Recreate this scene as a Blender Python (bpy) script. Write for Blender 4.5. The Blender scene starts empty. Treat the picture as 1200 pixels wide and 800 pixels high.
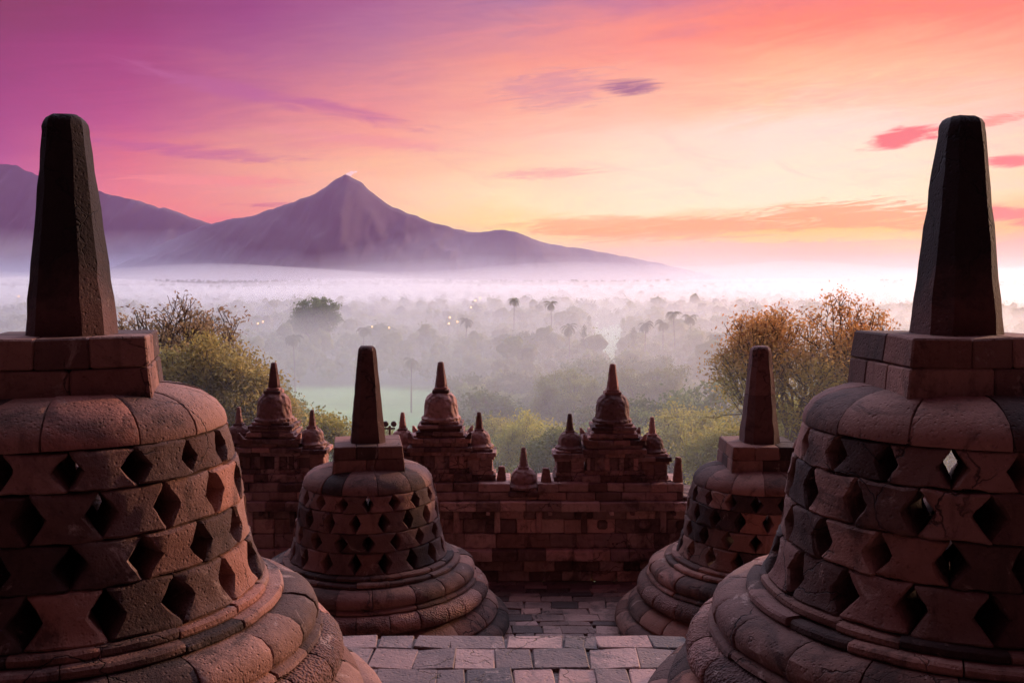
import bpy, bmesh, math, random
import numpy as np
from mathutils import Vector, noise, Matrix
from math import sin, cos, pi, radians, atan, tan, atan2, sqrt

SC = bpy.context.scene
COL = SC.collection
# ------------------------------------------------------------------ camera
FPX, PITCH, CZ = 1088.0, 0.063, 2.756          # focal length in reference pixels, tilt down, eye height
cd = bpy.data.cameras.new('camera')
cam = bpy.data.objects.new('camera', cd); COL.objects.link(cam)
cam.location = (0, 0, CZ); cam.rotation_euler = (pi / 2 - PITCH, 0, 0)
cd.sensor_width = 36; cd.lens = 36 * FPX / 1200; cd.clip_start = 0.1; cd.clip_end = 40000
SC.camera = cam
def lin(c):
    return tuple((x / 255 / 12.92) if x / 255 <= .04045 else ((x / 255 + .055) / 1.055) ** 2.4 for x in c)
def at(x, y, D):                               # photo pixel and distance -> metres
    k = (400 - y) / FPX; a = atan(k) - PITCH
    Z = D * tan(a); d = D * cos(PITCH) - Z * sin(PITCH)
    return Vector(((x - 600) / FPX * d, D, Z + CZ))
def azel(x, y):
    p = at(x, y, 100.0); 
    return atan2(p.x, 100.0), atan2(p.z - CZ, sqrt(p.x ** 2 + 1e4))

# ------------------------------------------------------------------ render settings
SC.view_settings.view_transform = 'Standard'; SC.view_settings.look = 'None'
SC.view_settings.exposure = 0.0; SC.view_settings.gamma = 1
SC.render.engine = 'CYCLES'
SC.cycles.max_bounces = 8; SC.cycles.volume_bounces = 4; SC.cycles.diffuse_bounces = 3
SC.cycles.transparent_max_bounces = 16

# ------------------------------------------------------------------ sun and sky
SUN_AZ, SUN_EL = radians(50), radians(11)
sd = bpy.data.lights.new('sun', 'SUN'); sd.energy = 5.0; sd.angle = radians(3); sd.color = (1, .58, .36)
sun = bpy.data.objects.new('sun', sd); COL.objects.link(sun)
sun.rotation_euler = Vector((sin(SUN_AZ) * cos(SUN_EL), cos(SUN_AZ) * cos(SUN_EL), sin(SUN_EL))).to_track_quat('Z', 'Y').to_euler()
sun.location = (30, 30, 40)

W = bpy.data.worlds.new('World'); SC.world = W; W.use_nodes = True
nt = W.node_tree; nt.nodes.clear()
class G:
    """small node-graph helper"""
    def __init__(s, nt): s.nt = nt
    def n(s, t, **kw):
        x = s.nt.nodes.new(t)
        for k, v in kw.items(): setattr(x, k, v)
        return x
    def put(s, sock, v):
        if v is None: return
        if hasattr(v, 'links') or isinstance(v, bpy.types.NodeSocket): s.nt.links.new(v, sock)
        else: sock.default_value = v
    def m(s, op, a, b=None, c=None, clamp=False):
        x = s.n('ShaderNodeMath', operation=op, use_clamp=clamp)
        for i, v in enumerate((a, b, c)):
            if v is not None: s.put(x.inputs[i], v)
        return x.outputs[0]
    def mr(s, v, a, b, c=0.0, d=1.0, t='SMOOTHSTEP'):
        x = s.n('ShaderNodeMapRange', interpolation_type=t)
        s.put(x.inputs[0], v)
        for i, q in enumerate((a, b, c, d)): s.put(x.inputs[i + 1], q)
        return x.outputs[0]
    def mix(s, f, a, b, mode='MIX'):
        x = s.n('ShaderNodeMix', data_type='RGBA', blend_type=mode)
        s.put(x.inputs[0], f)
        for i, v in ((6, a), (7, b)):
            s.put(x.inputs[i], v if not isinstance(v, tuple) or len(v) == 4 else (*v, 1))
        return x.outputs[2]
    def ramp(s, f, stops):
        x = s.n('ShaderNodeValToRGB'); cr = x.color_ramp
        while len(cr.elements) > 1: cr.elements.remove(cr.elements[-1])
        cr.elements[0].position = stops[0][0]; cr.elements[0].color = (*stops[0][1], 1)
        for p, c in stops[1:]:
            e = cr.elements.new(p); e.color = (*c, 1)
        s.put(x.inputs[0], f); return x.outputs[0]
    def noise(s, vec, scale, detail=4, rough=.55, dist=0.0):
        x = s.n('ShaderNodeTexNoise'); s.put(x.inputs['Vector'], vec)
        x.inputs['Scale'].default_value = scale; x.inputs['Detail'].default_value = detail
        x.inputs['Roughness'].default_value = rough; x.inputs['Distortion'].default_value = dist
        return x.outputs['Fac']
g = G(nt)
tc = g.n('ShaderNodeTexCoord')
sep = g.n('ShaderNodeSeparateXYZ'); nt.links.new(tc.outputs['Generated'], sep.inputs[0])
AZ = g.m('ARCTAN2', sep.outputs[0], sep.outputs[1])
EL = g.m('ARCSINE', sep.outputs[2])
def dirvec(sa, se, off=0.0, shear=0.0):
    c = g.n('ShaderNodeCombineXYZ')
    g.put(c.inputs[0], g.m('MULTIPLY_ADD', AZ, sa, off))
    g.put(c.inputs[1], g.m('ADD', g.m('MULTIPLY', EL, se), g.m('MULTIPLY', AZ, shear)))
    return c.outputs[0]
streak = g.noise(dirvec(3.0, 14.0, 3.1, -1.2), 1.0, 6, .6, .6)
wisps = g.noise(dirvec(7.0, 50.0, 7.7, -6.0), 1.0, 7, .62, .8)
ELw = g.m('ADD', EL, g.m('MULTIPLY', g.m('SUBTRACT', streak, .5), .06))
ELw = g.m('ADD', ELw, g.m('MULTIPLY', g.m('SUBTRACT', wisps, .5), .055))
YS = [300, 265, 240, 200, 160, 120, 80, 40, 0]
TAB = {
 0:   [(150,80,140),(190,80,130),(190,75,128),(180,62,130),(172,55,130),(168,52,132),(158,42,126),(146,26,114),(132,12,100)],
 150: [(190,110,140),(240,112,98),(244,120,98),(230,104,118),(202,80,138),(188,72,140),(172,58,136),(160,44,128),(150,34,120)],
 300: [(200,130,150),(246,118,98),(248,150,112),(252,168,128),(232,138,142),(212,118,150),(188,98,155),(172,80,150),(160,68,142)],
 450: [(230,170,160),(255,212,140),(255,205,145),(253,190,138),(248,162,138),(232,145,145),(200,128,152),(178,112,155),(165,96,150)],
 600: [(240,195,185),(255,228,150),(255,240,205),(253,215,175),(253,195,155),(252,172,138),(245,152,128),(222,138,138),(170,114,150)],
 750: [(240,195,185),(252,205,150),(255,248,232),(254,236,214),(253,218,184),(253,190,152),(252,155,128),(250,142,120),(205,120,140)],
 900: [(240,185,175),(252,205,130),(255,250,240),(254,240,222),(254,226,200),(253,205,170),(253,168,135),(252,135,110),(225,120,135)],
 1050:[(236,165,145),(252,205,115),(255,246,228),(254,236,216),(254,222,196),(253,200,168),(253,170,138),(252,130,105),(236,114,130)],
 1200:[(236,152,132),(246,190,95),(253,222,170),(253,218,190),(252,200,172),(250,180,150),(252,155,128),(250,125,100),(235,110,130)],
}
E0, E1 = -.02, .42
def pos(y): return (azel(600, y)[1] - E0) / (E1 - E0)
ef = g.mr(ELw, E0, E1, t='LINEAR')
prev = None; px = None
for x in sorted(TAB):
    st = []
    for y, c in zip(YS, TAB[x]):                # the sky itself is deeper than it looks through the haze
        k = min(1, (300 - y) / 200); c = lin(c)
        st.append((pos(y), tuple(max(.002, (v * (1 + .05 * k) - q * k)) for v, q in zip(c, (.06, .035, .06) if x > 450 else (.05, .045, .12)))))
        if x <= 300: st[-1] = (st[-1][0], tuple(v * (1 - .22 * k) for v in st[-1][1]))
        if x >= 600 and y >= 200: st[-1] = (st[-1][0], (st[-1][1][0], st[-1][1][1] * .97, st[-1][1][2] * (.60 if y >= 240 else .74)))
        if x >= 900 and y <= 120: st[-1] = (st[-1][0], (st[-1][1][0] * 1.04, st[-1][1][1] * .98, st[-1][1][2] * .74))
    top = lin(TAB[x][-1]); st.append((1.0, (top[0] * .55, top[1] * .45, top[2] * .75)))
    c = g.ramp(ef, st)
    if prev is None: prev = c
    else: prev = g.mix(g.mr(AZ, azel(px, 200)[0], azel(x, 200)[0], t='LINEAR'), prev, c)
    px = x
sky = prev
cir = g.noise(dirvec(5.0, 85.0, 11.0, -9.0), 1.0, 9, .68, 1.6)
cir2 = g.noise(dirvec(9.0, 40.0, 4.0, 7.0), 1.0, 8, .7, 1.2)
sky = g.mix(g.m('MULTIPLY', g.mr(cir, .46, .72), .30), sky, g.mix(1.0, sky, (1.22, 1.12, 1.06), 'MULTIPLY'))
sky = g.mix(g.m('MULTIPLY', g.mr(cir2, .50, .74), .38), sky, g.mix(1.0, sky, (.90, .70, .80), 'MULTIPLY'))
# zenith and back sky: dim magenta dusk; unseen front band: added glow lighting the mist
ZEN, BACK, FRONT_FILL = (.17, .065, .11), (.046, .011, .014), (3.35, 3.45, 4.7)
sky = g.mix(g.mr(EL, .32, .52), sky, FRONT_FILL)
sky = g.mix(g.mr(EL, .8, 1.4), sky, ZEN)
BZ = g.mix(g.mr(EL, .5, 1.3), BACK, ZEN)
sky = g.mix(g.mr(g.m('ABSOLUTE', g.m('SUBTRACT', AZ, .1)), .75, 1.35), sky, BZ)
def cloud(sky, x, y, wx, wy, colr, nz, amt=1.0, tilt=0.0, sharp=(.25, .75), namp=1.3):
    a0, e0 = azel(x, y); wa = wx / FPX; we = wy / FPX
    da = g.m('SUBTRACT', AZ, a0)
    de = g.m('SUBTRACT', g.m('SUBTRACT', EL, e0), g.m('MULTIPLY', da, tilt))
    q = g.m('ADD', g.m('POWER', g.m('ABSOLUTE', g.m('DIVIDE', da, wa)), 2.0), g.m('POWER', g.m('ABSOLUTE', g.m('DIVIDE', de, we)), 2.0))
    v = g.m('ADD', g.m('SUBTRACT', 1.0, q), g.m('MULTIPLY', g.m('SUBTRACT', nz, .5), namp))
    return g.mix(g.m('MULTIPLY', g.mr(v, sharp[0], sharp[1]), amt), sky, colr)
n1 = g.noise(dirvec(22, 110, 1.3, -8), 1.0, 7, .65, 1.0)
n2 = g.noise(dirvec(45, 260, 5.3, 30), 1.0, 6, .7, 1.5)
n4 = g.noise(dirvec(16, 150, 2.3, -12), 1.0, 8, .68, 1.4)
n3 = g.noise(dirvec(10, 70, 9.3, 3), 1.0, 7, .62, 1.2)
sky = cloud(sky, 650, 104, 88, 26, lin((196,125,140)), n4, .6, .05, (.0, 1.2), 3.4)
sky = cloud(sky, 738, 102, 44, 12, lin((138,78,112)), n4, .9, 0.0, (0, 1.2), 2.2)
sky = cloud(sky, 1062, 160, 52, 13, lin((238,74,34)), n1, .95, .14, (.1, .9), 2.6)
sky = cloud(sky, 1160, 142, 60, 7, lin((244,124,80)), n2, .8, .12, (.1, 1.0), 3.0)
sky = cloud(sky, 1184, 189, 34, 9, lin((240,80,34)), n1, .95, -.02, (.1, .9), 2.2)
sky = cloud(sky, 1190, 252, 52, 12, lin((238,100,28)), n1, .95, -.06, (.1, .9), 2.6)
n4 = g.noise(dirvec(16, 150, 2.3, -12), 1.0, 8, .68, 1.4)
sky = cloud(sky, 830, 268, 230, 17, lin((252,172,74)), n4, .95, 0, (.0, .8), 3.6)
sky = cloud(sky, 1000, 254, 130, 22, lin((252,168,50)), n4, .95, .02, (.1, .8), 3.8)
sky = cloud(sky, 960, 275, 200, 9, lin((254,208,70)), n1, .9, .0, (.1, .9), 3.0)
sky = cloud(sky, 690, 262, 120, 10, lin((250,182,90)), n1, .85, .03, (.0, 1.0), 3.2)
sky = cloud(sky, 640, 203, 90, 9, lin((244,166,132)), n4, .7, .03, (.2, 1.1), 3.2)
sky = cloud(sky, 1000, 105, 300, 22, lin((250,150,116)), n4, .35, .02, (.2, 1.4), 3.0)
sky = cloud(sky, 330, 118, 220, 12, lin((178,78,130)), n3, .7, -.16, (.1, 1.2), 2.8)
sky = cloud(sky, 200, 175, 160, 10, lin((176,60,124)), n4, .6, -.05, (.1, 1.2), 3.0)
sky = cloud(sky, 430, 165, 140, 9, lin((236,140,132)), n4, .6, -.08, (.1, 1.2), 3.0)
sky = cloud(sky, 310, 240, 55, 4, lin((205,90,100)), n1, .8, .03, (.2, 1.0), 2.8)
sky = cloud(sky, 250, 212, 120, 9, lin((246,132,104)), n4, .7, .0, (.2, 1.0), 3.0)
# below the horizon the world is dark ground haze
sky = g.mix(g.mr(EL, -.35, -.03), (.05, .03, .035), sky)
nish = g.n('ShaderNodeTexSky', sky_type='NISHITA'); nish.sun_disc = False
nish.sun_elevation = SUN_EL; nish.sun_rotation = SUN_AZ
bg1 = g.n('ShaderNodeBackground'); g.put(bg1.inputs[0], sky); bg1.inputs[1].default_value = 1.0
bg2 = g.n('ShaderNodeBackground'); nt.links.new(nish.outputs[0], bg2.inputs[0]); bg2.inputs[1].default_value = .008
add = g.n('ShaderNodeAddShader'); nt.links.new(bg1.outputs[0], add.inputs[0]); nt.links.new(bg2.outputs[0], add.inputs[1])
wo = g.n('ShaderNodeOutputWorld'); nt.links.new(add.outputs[0], wo.inputs[0])
W.cycles.sampling_method = 'MANUAL'; W.cycles.sample_map_resolution = 1024

# ------------------------------------------------------------------ object helpers
def tag(o, label=None, cat=None, group=None, kind=None):
    for k, v in (('label', label), ('category', cat), ('group', group), ('kind', kind)):
        if v: o[k] = v
    return o
def empty(name, loc=(0, 0, 0), rz=0, **kw):
    o = bpy.data.objects.new(name, None); COL.objects.link(o)
    o.location = loc; o.rotation_euler = (0, 0, rz); o.empty_display_size = .3
    return tag(o, **kw)
def copy_tree(o, parent=None):
    c = o.copy(); COL.objects.link(c); c.parent = parent
    for ch in o.children: copy_tree(ch, c)
    return c
class MB:
    """mesh builder: vertices, faces and a random value per stone"""
    def __init__(s): s.v = []; s.f = []; s.r = []
    def add(s, vs, fs, r=.5):
        b = len(s.v); s.v += [tuple(v) for v in vs]
        for f in fs: s.f.append(tuple(i + b for i in f)); s.r.append(r)
    def build(s, name, mat, parent=None, smooth=35, fix=True):
        me = bpy.data.meshes.new(name); me.from_pydata(s.v, [], s.f); me.materials.append(mat)
        a = me.attributes.new('rnd', 'FLOAT', 'FACE'); a.data.foreach_set('value', s.r)
        if fix:
            bm = bmesh.new(); bm.from_mesh(me); bmesh.ops.recalc_face_normals(bm, faces=bm.faces); bm.to_mesh(me); bm.free()
        if smooth:
            me.shade_smooth(); me.set_sharp_from_angle(angle=radians(smooth))
        o = bpy.data.objects.new(name, me); COL.objects.link(o); o.parent = parent
        return o
def jit(p, amp, sc=3.0, seed=0.0):
    if not amp: return p
    q = Vector((p[0] * sc + seed, p[1] * sc, p[2] * sc))
    n = noise.noise_vector(q) * amp + noise.noise_vector(q * 3.7) * amp * .5
    return (p[0] + n.x, p[1] + n.y, p[2] + n.z)
def hexa(mb, c8, ch=.01, r=.5, amp=0.0, seed=0.0, sub=None):
    """chamfered block from eight corners (x fastest, then y, then z)"""
    c = [Vector(p) for p in c8]
    def P(u, v, w):
        a = c[0].lerp(c[1], u).lerp(c[2].lerp(c[3], u), v); b = c[4].lerp(c[5], u).lerp(c[6].lerp(c[7], u), v)
        return a.lerp(b, w)
    L = [(c[1] - c[0]).length, (c[2] - c[0]).length, (c[4] - c[0]).length]
    e = [min(.4, ch / max(l, 1e-4)) for l in L]
    idx = {}; vs = []; fs = []
    for ax in range(3):
        o = [i for i in range(3) if i != ax]
        for s in (0, 1):
            for p in (0, 1):
                for q in (0, 1):
                    t = [0, 0, 0]; t[ax] = s; t[o[0]] = e[o[0]] if p == 0 else 1 - e[o[0]]; t[o[1]] = e[o[1]] if q == 0 else 1 - e[o[1]]
                    cn = [0, 0, 0]; cn[ax] = s; cn[o[0]] = p; cn[o[1]] = q
                    idx[(ax, tuple(cn))] = len(vs); vs.append(jit(P(*t), amp, 4.0, seed))
            def k(p, q):
                cn = [0, 0, 0]; cn[ax] = s; cn[o[0]] = p; cn[o[1]] = q; return idx[(ax, tuple(cn))]
            fs.append((k(0, 0), k(1, 0), k(1, 1), k(0, 1)))
    for a, b, d in ((0, 1, 2), (0, 2, 1), (1, 2, 0)):
        for s in (0, 1):
            for t in (0, 1):
                lo = [0, 0, 0]; lo[a] = s; lo[b] = t; hi = list(lo); hi[d] = 1
                lo, hi = tuple(lo), tuple(hi)
                fs.append((idx[(a, lo)], idx[(a, hi)], idx[(b, hi)], idx[(b, lo)]))
    for x in (0, 1):
        for y in (0, 1):
            for z in (0, 1): fs.append((idx[(0, (x, y, z))], idx[(1, (x, y, z))], idx[(2, (x, y, z))]))
    mb.add(vs, fs, r)
def block(mb, x0, x1, y0, y1, z0, z1, ch=.01, r=None, amp=.006, tap=0.0, seed=None):
    r = random.random() if r is None else r
    t = tap
    hexa(mb, [(x0, y0, z0), (x1, y0, z0), (x0, y1, z0), (x1, y1, z0), (x0 + t, y0 + t, z1), (x1 - t, y0 + t, z1), (x0 + t, y1 - t, z1), (x1 - t, y1 - t, z1)], ch, r, amp, seed if seed is not None else random.random() * 50)
def ring_blocks(mb, prof, N, seed=0, gap=.0025, seg=None, rj=.006, zj=.003, phase=0.0, rin=.25, petal=0.0, fine=0.0, nfine=6, amp=.006, chamfer=.006):
    """a ring of curved stones; prof is a list of (radius, height) from top to bottom along the outside"""
    rng = random.Random(seed)
    cuts = [phase + 2 * pi * (k + rng.uniform(-.16, .16)) / N for k in range(N)]; cuts.append(cuts[0] + 2 * pi)
    for k in range(N):
        a0, a1 = cuts[k] + gap, cuts[k + 1] - gap
        ns = seg or max(3, int((a1 - a0) / .045))
        dr, dz, rr = rng.uniform(-rj, rj), rng.uniform(-zj, zj), rng.random()
        sd_ = rng.random() * 40
        P = list(prof); ri = min(p[0] for p in prof) - rin
        P = P + [(ri, prof[-1][1]), (ri, prof[0][1])]
        n = len(P); vs = []; fs = []
        us = [0, chamfer / max(a1 - a0, .01) / 1.2] + [i / ns for i in range(1, ns)] + [1 - chamfer / max(a1 - a0, .01) / 1.2, 1]
        for i, u in enumerate(us):
            a = a0 + (a1 - a0) * u
            ed = -chamfer if u in (0, 1) else 0
            for j, (r, z) in enumerate(P):
                out = j < len(prof)
                ex = petal * (sin(pi * u) ** .7) + fine * abs(sin(nfine * pi * u)) if out and 0 < j < len(prof) - 1 else 0
                rr2 = r + (dr + ed + ex if out else 0)
                p = (rr2 * sin(a), -rr2 * cos(a), z + dz)
                vs.append(jit(p, amp if out else 0, 3.0, sd_))
        m = len(us)
        for i in range(m - 1):
            for j in range(n):
                j2 = (j + 1) % n
                fs.append((i * n + j, i * n + j2, (i + 1) * n + j2, (i + 1) * n + j))
        fs.append(tuple(range(n))); fs.append(tuple((m - 1) * n + j for j in reversed(range(n))))
        mb.add(vs, fs, rr)
def revolve(mb, prof, n=24, r=.5, cx=0, cy=0, amp=.004, seed=0.0, sq=0.0):
    vs = []; fs = []
    for (R, z) in prof:
        for k in range(n):
            a = 2 * pi * k / n
            vs.append(jit((cx + R * cos(a), cy + R * sin(a), z), amp, 5.0, seed))
    m = len(prof)
    for i in range(m - 1):
        for k in range(n): fs.append((i * n + k, i * n + (k + 1) % n, (i + 1) * n + (k + 1) % n, (i + 1) * n + k))
    fs.append(tuple(range(n))); fs.append(tuple((m - 1) * n + k for k in range(n)))
    mb.add(vs, fs, r)

# ------------------------------------------------------------------ materials
def material(name):
    m = bpy.data.materials.new(name); m.use_nodes = True
    n = m.node_tree; n.nodes.clear(); gg = G(n)
    out = gg.n('ShaderNodeOutputMaterial'); b = gg.n('ShaderNodeBsdfPrincipled'); n.links.new(b.outputs[0], out.inputs[0])
    return m, gg, b, out
def stone(name, dark, light, carve=0.0, bump=.5, pit=60.0, patch=1.0, rough=.88, top_shade=None):
    m, q, b, out = material(name)
    tcn = q.n('ShaderNodeTexCoord'); P = tcn.outputs['Object']
    at_ = q.n('ShaderNodeAttribute', attribute_name='rnd', attribute_type='GEOMETRY')
    R = at_.outputs['Fac']
    big = q.noise(P, 1.3, 5, .6, .3); med = q.noise(P, 7.0, 6, .65); fine = q.noise(P, pit, 4, .7)
    f = q.m('ADD', q.m('MULTIPLY', R, .55), q.m('MULTIPLY', big, .25))
    f = q.m('ADD', f, q.m('MULTIPLY', med, .2))
    col = q.ramp(f, [(.22, tuple(x * .7 for x in dark)), (.5, tuple(a * .62 + c * .38 for a, c in zip(dark, light))), (.82, light)])
    # warm and grey stones side by side
    hue = q.mr(q.m('FRACT', q.m('MULTIPLY', R, 7.31)), .55, .95)
    col = q.mix(q.m('MULTIPLY', hue, .5 * patch), col, q.mix(1.0, col, (1.25, .93, .78), 'MULTIPLY'))
    hue2 = q.mr(q.m('FRACT', q.m('MULTIPLY', R, 13.7)), .6, .95)
    col = q.mix(q.m('MULTIPLY', hue2, .55 * patch), col, q.mix(1.0, col, (.92, .88, 1.0), 'MULTIPLY'))
    # lichen and dark wash
    li = q.mr(q.noise(P, 3.3, 8, .75, .8), .58, .68)
    col = q.mix(q.m('MULTIPLY', li, .62), col, (.36, .24, .20))
    dk = q.mr(q.noise(P, 1.7, 8, .72, .7), .50, .66)
    col = q.mix(q.m('MULTIPLY', dk, .75), col, tuple(x * .4 for x in dark))
    col = q.mix(q.mr(fine, .62, .80), col, q.mix(1.0, col, (1.75, 1.65, 1.55), 'MULTIPLY'))
    col = q.mix(q.mr(fine, .40, .24), col, q.mix(1.0, col, (.42, .42, .42), 'MULTIPLY'))
    # hairline cracks and broken edges
    wv = q.n('ShaderNodeVectorMath', operation='MULTIPLY_ADD'); nz = q.n('ShaderNodeTexNoise'); q.put(nz.inputs['Vector'], P); nz.inputs['Scale'].default_value = 3.0; nz.inputs['Detail'].default_value = 5
    q.put(wv.inputs[0], nz.outputs['Color']); wv.inputs[1].default_value = (.5, .5, .5); q.put(wv.inputs[2], P)
    ve = q.n('ShaderNodeTexVoronoi', feature='DISTANCE_TO_EDGE'); q.put(ve.inputs['Vector'], wv.outputs[0]); ve.inputs['Scale'].default_value = 2.3
    crack = q.m('MULTIPLY', q.mr(ve.outputs['Distance'], .0, .016, 1.0, 0.0), q.mr(q.noise(P, 1.1, 3), .50, .60))
    col = q.mix(q.m('MULTIPLY', crack, .8), col, (.015, .008, .007))
    # rain streaks run down from each course
    sm = q.n('ShaderNodeMapping'); q.put(sm.inputs['Vector'], P); sm.inputs['Scale'].default_value = (9, 9, 1.1)
    col = q.mix(q.m('MULTIPLY', q.mr(q.noise(sm.outputs[0], 1.0, 6, .65, .4), .52, .72), .5), col, q.mix(1.0, col, (.42, .38, .38), 'MULTIPLY'))
    if top_shade:                                   # graded shade painted into the colour, near black towards the top
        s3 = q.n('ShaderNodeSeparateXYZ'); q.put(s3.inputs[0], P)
        shade_k = q.mr(q.m('ADD', s3.outputs[2], q.m('MULTIPLY', q.m('SUBTRACT', q.noise(P, 4.0, 6, .7), .5), .7)), *top_shade)
        col = q.mix(q.m('MULTIPLY', shade_k, .93), col, (.010, .004, .004))
    q.put(b.inputs['Base Color'], col); b.inputs['Roughness'].default_value = rough
    b.inputs['Specular IOR Level'].default_value = .3
    h = q.m('ADD', q.m('MULTIPLY', med, .5), q.m('MULTIPLY', fine, .35))
    vor = q.n('ShaderNodeTexVoronoi', feature='F1'); q.put(vor.inputs['Vector'], P); vor.inputs['Scale'].default_value = pit * .55
    h = q.m('ADD', h, q.m('MULTIPLY', q.mr(vor.outputs['Distance'], 0, .35), .25))
    h = q.m('SUBTRACT', h, q.m('MULTIPLY', crack, 1.2))
    if carve:
        v2 = q.n('ShaderNodeTexVoronoi', feature='SMOOTH_F1'); q.put(v2.inputs['Vector'], P); v2.inputs['Scale'].default_value = carve
        h = q.m('ADD', h, q.m('MULTIPLY', v2.outputs['Distance'], 2.2))
    bp = q.n('ShaderNodeBump'); bp.inputs['Strength'].default_value = bump; bp.inputs['Distance'].default_value = .03
    q.put(bp.inputs['Height'], h); m.node_tree.links.new(bp.outputs[0], b.inputs['Normal'])
    return m
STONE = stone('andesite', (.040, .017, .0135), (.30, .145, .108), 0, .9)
SPIREST = stone('top_shaded_andesite', (.045, .018, .016), (.17, .072, .06), 0, .8, top_shade=(2.45, 2.95))  # front spires: painted shade blackens the upper part
SPIRE2 = stone('spire_andesite', (.040, .017, .015), (.22, .10, .082), 0, .8)
CARVED = stone('carved_andesite', (.070, .030, .024), (.31, .15, .115), 60, .55)
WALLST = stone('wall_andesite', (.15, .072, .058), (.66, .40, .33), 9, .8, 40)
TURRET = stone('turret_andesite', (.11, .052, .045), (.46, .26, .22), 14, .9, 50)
PAVE = stone('paving_andesite', (.062, .030, .025), (.34, .19, .155), 0, 1.0, 38, .5, .62)
def plain(name, c, rough=.8, metal=0.0, emit=None):
    m, q, b, out = material(name); b.inputs['Base Color'].default_value = (*c, 1)
    b.inputs['Roughness'].default_value = rough; b.inputs['Metallic'].default_value = metal
    if emit: b.inputs['Emission Color'].default_value = (*emit[0], 1); b.inputs['Emission Strength'].default_value = emit[1]
    return m
def leafmat(name, c1, c2, c3=None, zr=None, trans=.5):
    """leaf colours vary from leaf to leaf; c3 tints the uppermost leaves between the object heights zr"""
    m, q, b, out = material(name)
    a = q.n('ShaderNodeAttribute', attribute_name='rnd', attribute_type='GEOMETRY').outputs['Fac']
    oi = q.n('ShaderNodeObjectInfo').outputs['Random']
    P = q.n('ShaderNodeTexCoord').outputs['Object']
    f = q.m('ADD', q.m('MULTIPLY', a, .6), q.m('MULTIPLY', q.noise(P, .5, 3), .4))
    col = q.ramp(f, [(.2, c1), (.8, c2)])
    if c3:
        s = q.n('ShaderNodeSeparateXYZ'); q.put(s.inputs[0], P)
        k = q.mr(q.m('ADD', s.outputs[2], q.m('MULTIPLY', q.m('SUBTRACT', q.noise(P, .45, 3), .5), 6.0)), zr[0], zr[1])
        col = q.mix(k, col, q.mix(a, c3, tuple(x * .6 for x in c3)))
    hs = q.n('ShaderNodeHueSaturation'); q.put(hs.inputs['Color'], col)
    q.put(hs.inputs['Value'], q.mr(oi, 0, 1, .75, 1.25, 'LINEAR')); q.put(hs.inputs['Hue'], q.mr(oi, 0, 1, .49, .51, 'LINEAR'))
    q.put(b.inputs['Base Color'], hs.outputs[0]); b.inputs['Roughness'].default_value = .6
    b.inputs['Specular IOR Level'].default_value = .05
    tr = q.n('ShaderNodeBsdfTranslucent'); q.put(tr.inputs[0], hs.outputs[0])
    mx = q.n('ShaderNodeMixShader'); mx.inputs[0].default_value = trans
    L = m.node_tree.links; L.new(b.outputs[0], mx.inputs[1]); L.new(tr.outputs[0], mx.inputs[2]); L.new(mx.outputs[0], out.inputs[0])
    return m
BARK = plain('bark', (.11, .075, .055), .9)

# ------------------------------------------------------------------ terraces
ZM = CZ - 4.51                                  # lower terrace level
WALL_Y = 13.80
def paving(name, x0, x1, y0, y1, z, rows, wr, seed, edge=False):
    """stone floor: irregular courses of slabs, one sheet"""
    rng = random.Random(seed); mb = MB(); y = y1
    hexa(mb, [(x0, y0, z - .5), (x1, y0, z - .5), (x0, y1, z - .5), (x1, y1, z - .5), (x0, y0, z - .03), (x1, y0, z - .03), (x0, y1, z - .03), (x1, y1, z - .03)], .01, .1)
    while y > y0:
        h = rng.uniform(*rows); yb = max(y - h, y0); x = x0 + rng.uniform(-.2, 0); 
        while x < x1:
            w = rng.uniform(*wr); dz = rng.uniform(-.006, .005); g_ = rng.uniform(.001, .005)
            a = max(x, x0); bb = min(x + w, x1)
            if bb - a > .03:
                tx, ty = rng.uniform(-.009, .009), rng.uniform(-.009, .009)
                sk = rng.uniform(-.03, .03)
                hexa(mb, [(a + g_, yb + g_, z - .2), (bb - g_, yb + g_, z - .2), (a + g_ + sk, y - g_, z - .2), (bb - g_ + sk, y - g_, z - .2),
                          (a + g_, yb + g_, z + dz - tx), (bb - g_, yb + g_, z + dz + tx), (a + g_ + sk, y - g_, z + dz + ty), (bb - g_ + sk, y - g_, z + dz - ty)],
                     .008, rng.random(), .007, rng.random() * 50)
            x += w
        y = yb
    return tag(mb.build(name, PAVE, None, 30), kind='structure')
paving('upper_terrace_floor', -7.0, 7.0, 1.6, 7.13, 0.0, (.22, .38), (.2, .48), 3)
paving('lower_terrace_floor', -8.0, 8.0, 7.5, WALL_Y + .1, ZM, (.16, .28), (.24, .48), 5)
mb = MB(); random.seed(9)                       # the riser between the two terraces
zz = ZM
for k, (h, dy) in enumerate(((.3, .12), (.3, .02), (.3, 0), (.3, .0), (.27, .02))):
    x = -8.0
    while x < 8:
        w = random.uniform(.3, .6); block(mb, x, min(x + w, 8) - .006, 6.6, 7.06 + dy, zz, zz + h - .005, .012); x += w
    zz += h
tag(mb.build('terrace_riser', WALLST, None, 30), kind='structure')
mb = MB(); block(mb, -9, 9, -8, 6.6, -12, -.5, .02, .3, 0); block(mb, -9, 9, 6.6, 15.2, -14, ZM - .5, .02, .3, 0)
block(mb, -7, 7, -7, 1.6, -.5, -.01, .02, .5, 0)
tag(mb.build('monument_terrace_body', WALLST, None, 0), kind='structure')

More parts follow.
